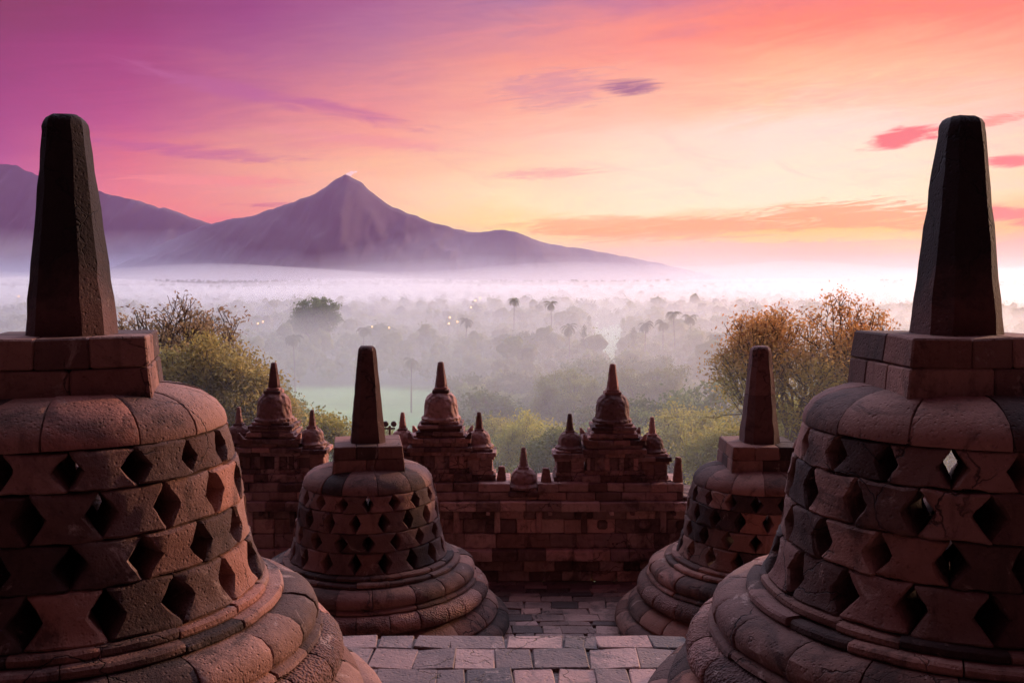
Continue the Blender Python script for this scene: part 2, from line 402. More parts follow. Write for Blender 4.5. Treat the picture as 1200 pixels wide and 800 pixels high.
# ------------------------------------------------------------------ perforated bell stupas
ROWS = [(1.0, 1.251), (1.251, 1.479), (1.479, 1.726), (1.726, 1.924)]   # lowest first
BELLR = [(1.0, 1.035), (1.06, 1.005), (1.251, .955), (1.479, .925), (1.726, .888), (1.924, .838)]
def bell_r(z):
    for (z0, r0), (z1, r1) in zip(BELLR, BELLR[1:]):
        if z <= z1: return r0 + (r1 - r0) * (z - z0) / (z1 - z0)
    return BELLR[-1][1]
def bell_mesh(seed, ph_low, ph_top, holew=.232, N=17):
    rng = random.Random(seed); mb = MB()
    for ri, (z0, z1) in enumerate(ROWS):
        ph = (ph_low, ph_low + pi / N, ph_low, ph_low + pi / N)[ri]
        if ri in (1, 3): ph = ph_top
        for k in range(N):
            c = ph + 2 * pi * (k + .5) / N; wa = 2 * pi / N       # stone centred between two holes
            dr, rr, sd_ = rng.uniform(-.008, .01), rng.random(), rng.random() * 60
            hwl, hwr = holew + rng.uniform(-.03, .02), holew + rng.uniform(-.03, .02)
            mid = rng.uniform(.47, .53)
            us = [-1, -.9, -.6, -.3, 0, .3, .6, .9, 1]; vs_ = [0, .05, .14, .26, .38, .5, .62, .74, .86, .95, 1]
            V = []; nu, nv = len(us), len(vs_)
            for lay in (0, 1):
                for j, v in enumerate(vs_):
                    z = z0 + .004 + (z1 - z0 - .008) * v
                    t = 1 - abs(v - mid) / (mid if v < mid else 1 - mid)
                    t = max(0, t * 1.05 - .05)
                    for i, u in enumerate(us):
                        side = hwl if u < 0 else hwr
                        hw = .492 - side * t
                        a = c + u * hw * wa
                        r = bell_r(z) + dr
                        if lay: r -= .34
                        else:
                            e = 0
                            if i in (0, nu - 1): e += .014
                            if j in (0, nv - 1): e += .011
                            r -= e
                        zv = z
                        p = (r * sin(a), -r * cos(a), zv)
                        V.append(jit(p, .013, 7.0, sd_))
            F = []
            o = nu * nv
            for j in range(nv - 1):
                for i in range(nu - 1):
                    q = j * nu + i
                    F.append((q, q + 1, q + nu + 1, q + nu)); F.append((o + q, o + q + nu, o + q + nu + 1, o + q + 1))
            for i in range(nu - 1):
                F.append((i, o + i, o + i + 1, i + 1)); q = (nv - 1) * nu + i; F.append((q, q + 1, o + q + 1, o + q))
            for j in range(nv - 1):
                q = j * nu; F.append((q, q + nu, o + q + nu, o + q)); q = j * nu + nu - 1; F.append((q, o + q, o + q + nu, q + nu))
            mb.add(V, F, rr)
    return mb
def spire_mesh(rot, z0, z1, h0, h1, seed, joint=None, cutc=.42):
    mb = MB(); parts = [(z0, z1)] if not joint else [(z0, joint), (joint + .004, z1)]
    for pi_, (a, b) in enumerate(parts):
        top = b >= z1 - 1e-6; lv = [i / 12 for i in range(13)]
        prof = [(a + (b - a) * t, 1.0) for t in lv]
        if top: prof = prof[:-1] + [(b - .075, 1.0), (b - .045, .97), (b - .02, .87), (b - .004, .68), (b, .35)]
        else: prof = [(a, .985)] + prof[1:-1] + [(b - .012, 1), (b, .97)]
        vs = []; fs = []; n = 16
        for z, k in prof:
            t = (z - z0) / (z1 - z0); h = (h0 + (h1 - h0) * t) * k
            c = h * (1 - cutc)
            base = [(-c, -h), (0, -h), (c, -h), (h - (h - c) * .5, -h + (h - c) * .5), (h, -c), (h, 0), (h, c), (h - (h - c) * .5, h - (h - c) * .5), (c, h), (0, h), (-c, h), (-h + (h - c) * .5, h - (h - c) * .5), (-h, c), (-h, 0), (-h, -c), (-h + (h - c) * .5, -h + (h - c) * .5)]
            for x, y in base:
                X = x * cos(rot) - y * sin(rot); Y = x * sin(rot) + y * cos(rot)
                vs.append(jit((X, Y, z), .009, 7.0, seed + pi_ * 3))
        m = len(prof)
        for i in range(m - 1):
            for k in range(n): fs.append((i * n + k, i * n + (k + 1) % n, (i + 1) * n + (k + 1) % n, (i + 1) * n + k))
        fs.append(tuple(range(n))); fs.append(tuple((m - 1) * n + k for k in range(n)))
        mb.add(vs, fs, .35 + .3 * pi_ + (seed % 3) * .05)
    return mb
def rot_block(mb, x0, x1, y0, y1, z0, z1, rot, tap, r, ch=.012, H=1.0, seed=0.0, amp=.008):
    """block of a tapered square plinth of half width H; corners scale towards the axis by tap"""
    c8 = []
    for z, k in ((z0, 1.0), (z1, tap)):
        for y in (y0, y1):
            for x in (x0, x1):
                X, Y = x * k, y * k
                c8.append((X * cos(rot) - Y * sin(rot), X * sin(rot) + Y * cos(rot), z))
    hexa(mb, c8, ch, r, amp, seed)
def bell_stupa(x, y, z, label, seed, ph_low, ph_top, boxrot, sprot, joint=None, boxh=.445, hs=.214, ht=.100, dx=0.0):
    R = random.Random(seed * 7 + 1)
    t = empty('bell_stupa', (x, y, z), 0, label=label, cat='stupa', group='perforated bell stupas on the terraces')
    mb = MB()                                           # lotus cushion at the foot
    ring_blocks(mb, [(1.62, .215), (1.72, .215), (1.79, .19), (1.835, .14), (1.845, .08), (1.82, .03), (1.79, .0)], 20, seed, rj=.01, petal=.002, amp=.007, rin=.3)
    mb.build('lotus_cushion', STONE, t)
    mb = MB()
    ring_blocks(mb, [(1.36, .43), (1.47, .425), (1.58, .385), (1.655, .32), (1.68, .26), (1.67, .222)], 18, seed + 1, rj=.010, petal=.006, amp=.007, phase=.1, rin=.3)
    mb.build('petal_band', STONE, t)
    mb = MB()
    ring_blocks(mb, [(1.40, .645), (1.455, .64), (1.51, .615), (1.545, .57), (1.555, .52), (1.54, .475), (1.50, .445), (1.42, .434)], 26, seed + 2, rj=.008, fine=.005, nfine=6, amp=.009, rin=.2, phase=.05, seg=14)
    mb.build('carved_ring', CARVED, t)
    mb = MB()                                           # ogee band with its small lip
    ring_blocks(mb, [(1.16, .888), (1.24, .886), (1.32, .868), (1.375, .825), (1.395, .775), (1.385, .725), (1.36, .702), (1.385, .695), (1.412, .685), (1.42, .665), (1.40, .65)], 20, seed + 3, rj=.010, amp=.010, phase=.2, rin=.2)
    mb.build('ogee_band', STONE, t)
    mb = MB()
    ring_blocks(mb, [(1.12, .945), (1.175, .943), (1.188, .93), (1.190, .905), (1.18, .892)], 15, seed + 4, rj=.008, amp=.010, rin=.25)
    ring_blocks(mb, [(1.00, .999), (1.09, .996), (1.105, .985), (1.107, .96), (1.10, .949)], 17, seed + 5, rj=.010, amp=.010, phase=.15, rin=.25)
    mb.build('step_moulding', STONE, t)
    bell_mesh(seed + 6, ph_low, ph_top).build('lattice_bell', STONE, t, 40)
    mb = MB()
    ring_blocks(mb, [(.42, 2.158), (.52, 2.156), (.62, 2.138), (.71, 2.105), (.78, 2.058), (.823, 1.998), (.838, 1.945), (.835, 1.928)], 13, seed + 7, rj=.004, amp=.006, phase=.3, rin=.0, seg=8)
    revolve(mb, [(.45, 1.90), (.45, 2.12), (.2, 2.15)], 24, .3)
    mb.build('dome_shoulder', STONE, t, 40)
    mb = MB()                                           # two-course square plinth
    H0, H1, H2 = boxh + .012, boxh - .003, boxh - .018
    for ci, (za, zb, Ha, Hb) in enumerate(((2.105, 2.296, H0, H1), (2.300, 2.462, H1, H2))):
        nx, ny = ((2, 3), (3, 2))[ci]
        xs = [-Ha] + sorted(-Ha + 2 * Ha * (i + R.uniform(-.14, .14)) / nx for i in range(1, nx)) + [Ha]
        for i in range(nx):
            ys = [-Ha] + sorted(-Ha + 2 * Ha * (j + R.uniform(-.14, .14)) / ny for j in range(1, ny)) + [Ha]
            for j in range(ny):
                rot_block(mb, xs[i] + .0015, xs[i + 1] - .0015, ys[j] + .0015, ys[j + 1] - .0015, za, zb, boxrot, Hb / Ha, R.random(), .010, seed=seed * 1.3, amp=.008)
    b = mb.build('plinth_box', STONE, t, 30)
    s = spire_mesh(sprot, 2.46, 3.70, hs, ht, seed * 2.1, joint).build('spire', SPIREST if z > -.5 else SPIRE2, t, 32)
    s.location.x = dx
    for ch in t.children:
        if ch.name.split('.')[0] in ('lotus_cushion', 'petal_band', 'carved_ring', 'ogee_band', 'step_moulding') and z > -.5: ch.scale = (.968, .968, 1)
    return t
bell_stupa(-2.515, 5.306, 0, 'large pierced bell stupa in the left foreground, its spire rising over the mountain range', 11, .19, .03, radians(17), radians(6))
bell_stupa(2.56, 5.354, 0, 'large pierced bell stupa in the right foreground with its spire against bright sky', 22, -.24, -.07, radians(0), radians(2))
bell_stupa(-1.872, 11.96, ZM, 'smaller pierced bell stupa seen whole, behind the front left one and before the wall', 33, -.02, .15, radians(10), radians(12), hs=.222, ht=.108)
bell_stupa(3.20, 11.92, ZM, 'smaller pierced bell stupa behind the front right one, with a joint across its spire', 44, -.13, -.28, radians(-1), radians(0), joint=3.08, hs=.232, ht=.112)

# ------------------------------------------------------------------ the parapet wall with its turrets
def zy(y, D): return at(600, y, D).z
wall = empty('parapet_wall', (0, WALL_Y, ZM), 0, label='long dark stone parapet wall of uneven blocks carrying the pinnacled turrets', cat='wall')
random.seed(21)
Z = [zy(y, WALL_Y) - ZM for y in (683, 669, 656, 643, 626, 609, 598, 587, 577, 567)]
Z[0] = 0
OFF = [.0, .0, -.07, .05, .07, .05, -.07, .02, .04]     # face offset of each course (negative stands proud)
def courses(mb, x0, x1, rows, yf, yb, wr=(.22, .5)):
    for z0, z1, off in rows:
        x = x0
        while x < x1 - .02:
            w = random.uniform(*wr); xe = min(x + w, x1)
            if x1 - xe < .1: xe = x1
            d = off + random.uniform(-.022, .018)
            block(mb, x + .002, xe - .002, yf + d, yb, z0 + .002, z1 - .002 - random.random() * .004, .010, None, .010)
            x = xe
mb = MB(); courses(mb, -8, 8, [(Z[i], Z[i + 1], OFF[i]) for i in range(2)] + [(Z[2], Z[3], OFF[2])], 0, .9)
mb.build('wall_base', WALLST, wall, 30)
mb = MB(); courses(mb, -8, 8, [(Z[i], Z[i + 1], OFF[i]) for i in range(3, 6)], 0, .9)
mb.build('wall_face', WALLST, wall, 30)
mb = MB(); courses(mb, -8, 8, [(Z[6], Z[7], OFF[6])], 0, .9, (.3, .6)); mb.build('cornice', WALLST, wall, 30)
mb = MB(); XS = [(-7.9, -1.15 - .0), (-1.15, at(598, 570, 14).x), (at(630, 570, 14).x, at(799, 570, 14).x), (4.2, 7.9)]
for a, b in XS: courses(mb, a, b, [(Z[7], Z[8], OFF[7]), (Z[8], Z[9], OFF[8])], 0, .85)
courses(mb, XS[1][1], XS[2][0], [(Z[7], (Z[7] + Z[8]) / 2, .05)], 0, .85); courses(mb, XS[2][1], 4.2, [(Z[7], (Z[7] + Z[8]) / 2, .05)], 0, .85)
mb.build('parapet', WALLST, wall, 30)
mb = MB(); random.seed(31)                      # weathered relief bosses and pilasters on the face
for x in np.arange(-7.6, 7.6, .62):
    x += random.uniform(-.08, .08)
    if random.random() < .75: block(mb, x - .045, x + .045, -.005, .2, Z[4] + .02, Z[6] - .01, .012, None, .010)
    if random.random() < .5: block(mb, x + .2, x + .36, .02, .2, Z[4] + .06, Z[5] - .02, .03, None, .02)
for x in np.arange(-7.8, 7.8, .31):
    if random.random() < .55: block(mb, x - .03, x + .03, -.09, .1, Z[6] - .055, Z[6] - .002, .008, None, .006)
mb.build('carved_relief', WALLST, wall, 30)
ZT = ZM + Z[9]                                  # top of the parapet
GAPZ = ZM + (Z[7] + Z[8]) / 2
TY = WALL_Y + .5
def slab(mb, w, d, z0, z1, n=2, cy=0.0, amp=.008, tap=0.0, cx=0.0):
    """square course of a turret cut into stones"""
    xs = [-w / 2 + w * i / n + (random.uniform(-.03, .03) if 0 < i < n else 0) for i in range(n + 1)]
    for i in range(n):
        for (ya, yb) in ((-d / 2, 0), (0, d / 2)):
            block(mb, cx + xs[i] + .001, cx + xs[i + 1] - .001, cy + ya, cy + yb, z0 + .001, z1 - .001, .007, None, amp)
def pinnacle_prof(r, z0, hb, zn, zt):
    """bell dome, neck and spire"""
    return [(r * 1.12, z0), (r * 1.14, z0 + .03), (r * 1.06, z0 + .05), (r * 1.0, z0 + .055), (r * .985, z0 + hb * .35), (r * .93, z0 + hb * .6), (r * .82, z0 + hb * .8), (r * .62, z0 + hb * .94), (r * .42, z0 + hb)]
def big_turret(x, label, seed):
    random.seed(seed)
    t = empty('temple_turret', (x, TY, ZT), 0, label=label, cat='turret', group='tall turrets on the parapet wall')
    mb = MB()
    for z0, z1, w, n in ((-.02, .10, .98, 4), (.10, .17, .90, 3), (.17, .37, .84, 5), (.37, .43, .92, 3), (.43, .50, .98, 4)): slab(mb, w, .62 + (w - .84), z0, z1, n)
    for sx in (-.33, -.11, .11, .33): block(mb, sx - .035, sx + .035, -.345, -.30, .175, .365, .006, None, .004)
    mb.build('body', TURRET, t, 30)
    mb = MB()
    for z0, z1, w, n in ((.50, .56, .86, 3), (.56, .635, .95, 4), (.635, .665, .80, 3)): slab(mb, w, .6 + (w - .84), z0, z1, n)
    for sx in (-1, 1):                                   # corner antefixes
        for sy in (-1, 1):
            hexa(mb, [(sx * .43 - .05, sy * .31 - .05, .632), (sx * .43 + .05, sy * .31 - .05, .632), (sx * .43 - .05, sy * .31 + .05, .632), (sx * .43 + .05, sy * .31 + .05, .632),
                      (sx * .47 - .015, sy * .34 - .02, .73), (sx * .47 + .015, sy * .34 - .02, .73), (sx * .47 - .015, sy * .34 + .02, .73), (sx * .47 + .015, sy * .34 + .02, .73)], .008, random.random(), .006, 3)
    mb.build('cornice', TURRET, t, 30)
    mb = MB()
    for z0, z1, w, n in ((.665, .73, .72, 3), (.73, .775, .62, 2), (.775, .83, .68, 2), (.83, .875, .58, 2)): slab(mb, w, w * .9, z0, z1, n)
    mb.build('stepped_tier', TURRET, t, 30)
    mb = MB(); r = .262
    revolve(mb, [(r * 1.15, .872), (r * 1.17, .91), (r * 1.08, .93), (r * 1.03, .935), (r * 1.0, .99), (r * .985, 1.10), (r * .93, 1.18), (r * .82, 1.24), (r * .62, 1.29), (r * .4, 1.31)], 28, random.random(), amp=.01, seed=seed)
    mb.build('bell_dome', TURRET, t, 30)
    mb = MB(); slab(mb, .26, .26, 1.295, 1.345, 1); slab(mb, .20, .20, 1.345, 1.385, 1)
    revolve(mb, [(.098, 1.384), (.082, 1.50), (.064, 1.62), (.050, 1.73), (.042, 1.765), (.02, 1.772)], 8, random.random(), amp=.006, seed=seed + 2)
    mb.build('spire', TURRET, t, 30)
    return t
def small_turret(x, z, y, label, seed, h=1.0, group='small turrets flanking the tall ones', plinth=True, s=1.0):
    random.seed(seed)
    t = empty('small_turret', (x, y, z), 0, label=label, cat='turret', group=group)
    z0 = 0.0
    if plinth:
        mb = MB()
        for a, b, w in ((-.02, .07, .52), (.07, .13, .46), (.13, .30, .42), (.30, .35, .48), (.35, .42, .54), (.42, .46, .44)): slab(mb, w, w, a, b, 2)
        mb.build('pedestal', TURRET, t, 30); z0 = .46
    else:
        mb = MB(); slab(mb, .42 * s, .42 * s, -.01, .07, 2); slab(mb, .36 * s, .36 * s, .07, .10, 2); mb.build('pedestal', TURRET, t, 30); z0 = .10
    mb = MB(); r = .178 * s; hb = .265 * s
    revolve(mb, [(r * 1.25, z0 - .002), (r * 1.28, z0 + .03), (r * 1.12, z0 + .05), (r * 1.02, z0 + .07), (r, z0 + hb * .5), (r * .92, z0 + hb * .7), (r * .72, z0 + hb * .88), (r * .45, z0 + hb)], 22, random.random(), amp=.008, seed=seed)
    mb.build('bell_dome', TURRET, t, 30)
    mb = MB(); w = .15 * s; zt = z0 + hb - .01; slab(mb, w, w, zt, zt + .035, 1)
    revolve(mb, [(.062 * s, zt + .034), (.046 * s, zt + .16 * s), (.032 * s, zt + .27 * s), (.026 * s, zt + .285 * s), (.01, zt + .29 * s)], 8, random.random(), amp=.004, seed=seed)
    mb.build('spire', TURRET, t, 30)
    return t
DT = TY
xs3 = [at(322, 500, DT).x, at(517, 500, DT).x, at(717.5, 500, DT).x]
big_turret(xs3[0], 'tall stone turret between the two left stupas, half ringed by leafy tree', 101).location.z += .02
big_turret(xs3[1], 'tall stone turret just right of the whole left stupa, spire rising before the lawn', 102).location.z += .03
big_turret(xs3[2], 'tall stone turret nearest the right stupas, with broad cornice above the wall', 103)
SM = 'small bell-topped turret close beside the '
small_turret(at(281, 500, DT).x, ZT + .10, TY - .03, 'small turret squeezed between the front left stupa and the left tall turret', 111)
small_turret(at(366.5, 500, DT).x, ZT + .06, TY - .03, SM + 'whole left stupa, on its left', 112)
small_turret(at(471, 500, DT).x, ZT + .0, TY + .1, SM + 'whole left stupa, on the right of its square plinth', 113)
small_turret(at(561.5, 500, DT).x, ZT + .02, TY - .03, SM + 'right flank of the middle tall turret', 114)
small_turret(at(667.5, 500, DT).x, ZT + .0, TY - .05, SM + 'left flank of the rightmost tall turret', 115)
small_turret(at(763.5, 500, DT).x, ZT - .05, TY - .05, 'small bell-topped turret between the rightmost tall turret and the right stupas', 116)
small_turret(at(613.5, 560, DT - .1).x, GAPZ, TY - .25, 'squat little bell finial alone in the low gap of the wall', 117, plinth=False, group='low finials on the wall', s=1.12)
def stele(x, z, y, w, h, label, seed):
    random.seed(seed); mb = MB()
    hexa(mb, [(-w / 2, -w / 2, 0), (w / 2, -w / 2, 0), (-w / 2, w / 2, 0), (w / 2, w / 2, 0), (-w * .3, -w * .3, h), (w * .3, -w * .3, h), (-w * .3, w * .3, h), (w * .3, w * .3, h)], .015, .4, .012, seed)
    o = mb.build('stone_stub', TURRET, None, 30); o.location = (x, y, z)
    tag(o, label, 'stone post', 'broken stone posts on the wall')
stele(at(639, 560, DT).x, ZT - .01, TY - .3, .17, .22, 'worn stone stub on the parapet right of the low finial', 5)
stele(at(588, 560, DT).x, ZT - .01, TY - .2, .15, .22, 'worn stone stub on the parapet left of the low finial', 6)
stele(at(790.5, 560, DT).x, ZT - .01, TY - .3, .14, .38, 'slender pointed stone stub at the far right end of the parapet', 7)
# two little floodlights behind the wall
fl = empty('floodlight', (at(457, 520, 15.5).x, 15.5, ZT - .5), 0, label='pair of small round floodlights on a post behind the whole left stupa', cat='floodlight')
BLK = plain('dark_metal', (.10, .08, .08), .5, .4)
mb = MB(); revolve(mb, [(.02, 0), (.02, 1.12)], 8); block(mb, -.09, .09, -.012, .012, 1.06, 1.09, .003, .5, 0); mb.build('post', BLK, fl, 30)
for sx in (-.068, .068):
    mb = MB(); revolve(mb, [(.03, -.06), (.058, -.03), (.062, .03), (.055, .04)], 14); o = mb.build('lamp_head', BLK, fl, 30)
    o.scale = (.8, .8, .8); o.location = (sx, 0, 1.15); o.rotation_euler = (radians(78), 0, 0)

# ------------------------------------------------------------------ terrain
def smooth(t): t = max(0, min(1, t)); return t * t * (3 - 2 * t)
GP = [(15, -11.0), (40, -15), (70, -21), (110, -28), (170, -34), (240, -36.6), (330, -37.2), (900, -37), (1800, -31), (2800, -19), (3600, -5), (4300, -2), (5200, -20), (20000, -40)]
def ground(x, y):
    d = sqrt(x * x * .6 + y * y) if y > 0 else max(15, abs(x))
    z = GP[0][1]
    for (a, za), (b, zb) in zip(GP, GP[1:]):
        if d <= b: z = za + (zb - za) * smooth((d - a) / (b - a)) if d > a else za; break
    n = noise.noise(Vector((x / 600, y / 600, 0))) * min(1, d / 900) * 7
    return z + n
ds = list(np.concatenate([np.linspace(-60, 14, 5), np.geomspace(16, 9500, 90)]))
ws = np.tan(np.linspace(-1.25, 1.25, 81)); ws = ws / ws[-1]
mb = MB()
vs = []
for d in ds:
    hw = 60 + abs(d) * .95
    for w in ws: vs.append((w * hw, d, ground(w * hw, d) if d > 14.5 else -13))
n = len(ws)
mb.add(vs, [(i * n + j, i * n + j + 1, (i + 1) * n + j + 1, (i + 1) * n + j) for i in range(len(ds) - 1) for j in range(n - 1)])
gm, q, b, out = material('meadow')
P = q.n('ShaderNodeTexCoord').outputs['Object']
col = q.ramp(q.noise(P, .015, 6, .6), [(.35, (.14, .30, .07)), (.6, (.24, .46, .12))])
col = q.mix(q.mr(q.noise(P, .3, 5, .6), .4, .7), col, (.26, .42, .13))
# woodland floor everywhere but on the lawn and the avenue
s3 = q.n('ShaderNodeSeparateXYZ'); q.put(s3.inputs[0], P); rx = q.m('DIVIDE', s3.outputs[0], s3.outputs[1]); wob = q.m('MULTIPLY', q.m('SUBTRACT', q.noise(P, .03, 4), .5), .05)
def band(v, a, b_, e): return q.m('MULTIPLY', q.mr(v, a - e, a + e), q.mr(v, b_ - e, b_ + e, 1.0, 0.0))
rx = q.m('ADD', rx, wob)
lawn = q.m('MULTIPLY', band(rx, -.30, -.03, .01), band(s3.outputs[1], 150, 362, 14))
aven = q.m('MULTIPLY', band(rx, .085, .128, .004), band(s3.outputs[1], 300, 950, 20))
col = q.mix(q.m('MAXIMUM', lawn, aven), (.040, .058, .026), col)
q.put(b.inputs['Base Color'], col); b.inputs['Roughness'].default_value = .95
tag(mb.build('plain_ground', gm, None, 80), kind='structure')

# mountains: ridges at their own distance
def ridge_obj(name, pts, D, depth, col, seed, rugged=1.0):
    X = np.array([at(x, y, D).x for x, y in pts]); H = np.array([at(x, y, D).z for x, y in pts])
    base = -60.0; nx, ny = 420, 47
    xs = np.linspace(X[0], X[-1], nx); mb = MB(); vs = []
    for j in range(ny):
        v = j / (ny - 1) * 2 - 1
        for x in xs:
            h = float(np.interp(x, X, H)) - base
            wob = noise.noise(Vector((x / 900, seed, 0))) * .0
            k = 1 - abs(v + wob)
            k = max(0, k) ** 1.25
            gul = noise.ridged_multi_fractal(Vector((x / 420 + seed, v * 1.1, seed)), 1.0, 2.1, 5, 1.0, 2.0)
            z = base + h * k * (1 + (1 - k) * .5 * (gul - 1.0) * rugged) + noise.noise(Vector((x / 90, v * 6, seed))) * h * .02 * rugged
            vs.append((x, D + v * depth, z + noise.noise(Vector((x / 38, seed, v * 9))) * 5 * rugged))
    mb.add(vs, [(j * nx + i, j * nx + i + 1, (j + 1) * nx + i + 1, (j + 1) * nx + i) for j in range(ny - 1) for i in range(nx - 1)])
    m, q, b, out = material(name + '_slope'); P = q.n('ShaderNodeTexCoord').outputs['Object']
    q.put(b.inputs['Base Color'], q.ramp(q.noise(P, .004, 6, .6), [(.3, tuple(c * .7 for c in col)), (.7, col)])); b.inputs['Roughness'].default_value = 1
    return tag(mb.build(name, m, None, 60), kind='structure')
MD = 7000.0
ridge_obj('volcano_mountain', [(120, 330), (180, 290), (240, 264), (262, 259), (300, 252), (322, 245), (340, 238), (356, 233), (370, 226), (383, 217), (395, 208), (400, 206), (404, 204), (410, 206), (418, 211), (430, 221), (441, 230), (455, 240), (470, 247), (490, 254), (510, 261), (530, 267), (548, 271), (562, 272), (575, 270), (585, 269), (600, 271), (612, 274), (625, 280), (645, 286), (672, 290), (702, 295), (735, 301), (775, 309), (820, 319), (860, 330)],
          MD, 1500, (.06, .055, .05), 3.3)
ridge_obj('mountain_range', [(-420, 250), (-300, 232), (-200, 222), (-100, 212), (-50, 200), (-20, 196), (6, 192), (20, 195), (35, 201), (50, 207), (75, 212), (100, 219), (122, 227), (135, 229), (150, 233), (165, 236), (185, 243), (205, 247), (230, 257), (262, 266), (300, 278), (340, 292), (400, 320), (430, 331)],
          MD + 900, 1300, (.06, .055, .05), 8.1)

# ------------------------------------------------------------------ haze and the valley mist
def volume_mat(name, col, dens, aniso=0.0):
    m = bpy.data.materials.new(name); m.use_nodes = True; n = m.node_tree; n.nodes.clear()
    o = n.nodes.new('ShaderNodeOutputMaterial'); v = n.nodes.new('ShaderNodeVolumePrincipled')
    v.inputs['Color'].default_value = (*col, 1); v.inputs['Density'].default_value = dens; v.inputs['Anisotropy'].default_value = aniso
    n.links.new(v.outputs[0], o.inputs['Volume']); m.cycles.homogeneous_volume = True
    return m
def closed_box(name, x0, x1, y0, y1, z0, z1, mat, label, cat):
    mb = MB()
    c = [(x, y, z) for z in (z0, z1) for y in (y0, y1) for x in (x0, x1)]
    mb.add(c, [(0, 2, 3, 1), (4, 5, 7, 6), (0, 1, 5, 4), (2, 6, 7, 3), (0, 4, 6, 2), (1, 3, 7, 5)])
    return tag(mb.build(name, mat, None, 0), label, cat, kind='stuff')
closed_box('haze', -9800, 9800, -70, 9700, -75, 1000, volume_mat('haze_air', (.84, .48, 1.0), 2.9e-5, .3), 'thin pink morning haze filling the whole view', 'haze')
def mist_layer(name, y0, y1, zt0, zt1, dens, label, seed, wav=3.0, bottom=-62):
    """closed bank of mist with a gently rolling top"""
    nx, ny = 50, 40; ys = np.geomspace(y0, y1, ny); vs = []; fs = []; mb = MB()
    for lay in (0, 1):
        for j, y in enumerate(ys):
            for i in range(nx):
                x = (i / (nx - 1) * 2 - 1) * (90 + y * .9)
                t = ((y - y0) / (y1 - y0)) ** (3.6 if y1 > 5000 else .75)
                hump = (1 - ((y - y0) / (y1 - y0)) ** 1.6) if y1 == 4400 else 1.0
                z = zt0 + (zt1 - zt0) * t * hump + noise.noise(Vector((x / (120 + y * .15), y / (120 + y * .15), seed))) * wav * min(1 + y / 900, 5)
                if j in (0, ny - 1) or i in (0, nx - 1): z = min(z, bottom + 8) if j == 0 else z
                vs.append((x, y, bottom if lay == 0 else z))
    o = nx * ny
    for j in range(ny - 1):
        for i in range(nx - 1):
            a = j * nx + i; fs.append((a, a + nx, a + nx + 1, a + 1)); fs.append((o + a, o + a + 1, o + a + nx + 1, o + a + nx))
    for i in range(nx - 1):
        fs.append((i, i + 1, o + i + 1, o + i)); a = (ny - 1) * nx + i; fs.append((a, o + a, o + a + 1, a + 1))
    for j in range(ny - 1):
        a = j * nx; fs.append((a, o + a, o + a + nx, a + nx)); a = j * nx + nx - 1; fs.append((a, a + nx, o + a + nx, o + a))
    mb.add(vs, fs)
    return tag(mb.build(name, volume_mat(name + '_air', (.90, .965, 1.0), dens, .5), None, 0), label, 'mist', kind='stuff')
mist_layer('hillside_mist', 24, 170, -2, 3, .0016, 'light mist drifting about the hill slope below the temple', 9.0, .8, -50)
mist_layer('valley_mist', 130, 4300, -9, 0, .0020, 'pale morning mist lying over the wooded plain', 1.0, 2.0)
mist_layer('rising_mist', 430, 4400, -25, 62, .0008, 'thicker mist rising toward the far edge of the woods', 2.0, 5.0)
mist_layer('drifting_mist', 600, 4400, -24, 130, .00028, 'broad swells of mist drifting above the furthest woods', 12.0, 9.0)
mist_layer('fog_veil', 900, 6900, -25, 400, .00034, 'thin veil of fog lifting up the mountain slopes', 6.0, 9.0)
mist_layer('far_fog', 800, 6500, -28, 200, .00034, 'white fog bank at the foot of the mountains', 4.0, 6.0)

mb = MB(); pk = at(409, 206, MD)                  # the small plume of steam on the summit
for k, (dx, dz, r_) in enumerate(((0, 10, 26), (22, 24, 22), (48, 28, 15), (-14, 4, 16))):
    revolve(mb, [(r_ * sin(pi * (i + .5) / 9) * 1.0, dz - r_ * .55 * cos(pi * (i + .5) / 9)) for i in range(9)], 14, cx=dx, amp=5, seed=k)
o = tag(mb.build('summit_smoke', volume_mat('steam', (1, .93, .95), .035, .3), None, 60), 'small puff of steam clinging to the volcano summit', 'smoke', kind='stuff'); o.location = pk
# ------------------------------------------------------------------ trees
def tube(mb, p0, p1, r0, r1, n=5, r=.5):
    d = (p1 - p0)
    if d.length < 1e-5: return
    a = d.normalized(); u = a.cross(Vector((.13, .31, .94))); 
    if u.length < .1: u = a.cross(Vector((1, 0, 0)))
    u.normalize(); w = a.cross(u); vs = []
    for p, R in ((p0, r0), (p1, r1)):
        for k in range(n):
            t = 2 * pi * k / n; vs.append(p + u * (R * cos(t)) + w * (R * sin(t)))
    mb.add(vs, [(k, (k + 1) % n, n + (k + 1) % n, n + k) for k in range(n)], r)
def leaf_cloud(centers, n_per, spread, size, rng, flat=.6, shape=4):
    """numpy leaf blades around twig ends -> (verts, faces, rnd)"""
    C = np.repeat(np.array(centers), n_per, axis=0); N = len(C)
    off = rng.normal(size=(N, 3)) * spread * np.array([1, 1, flat]); P = C + off
    a = rng.normal(size=(N, 3)); a /= np.linalg.norm(a, axis=1)[:, None]; b_ = rng.normal(size=(N, 3)); b_ -= (b_ * a).sum(1)[:, None] * a; b_ /= np.linalg.norm(b_, axis=1)[:, None]
    s = size * rng.uniform(.55, 1.3, N)[:, None]
    V = np.stack([P - a * s, P + b_ * s * .45, P + a * s, P - b_ * s * .45], 1).reshape(-1, 3)
    base = np.repeat(rng.random(len(centers)), n_per) * .6 + rng.random(N) * .4
    return V, base
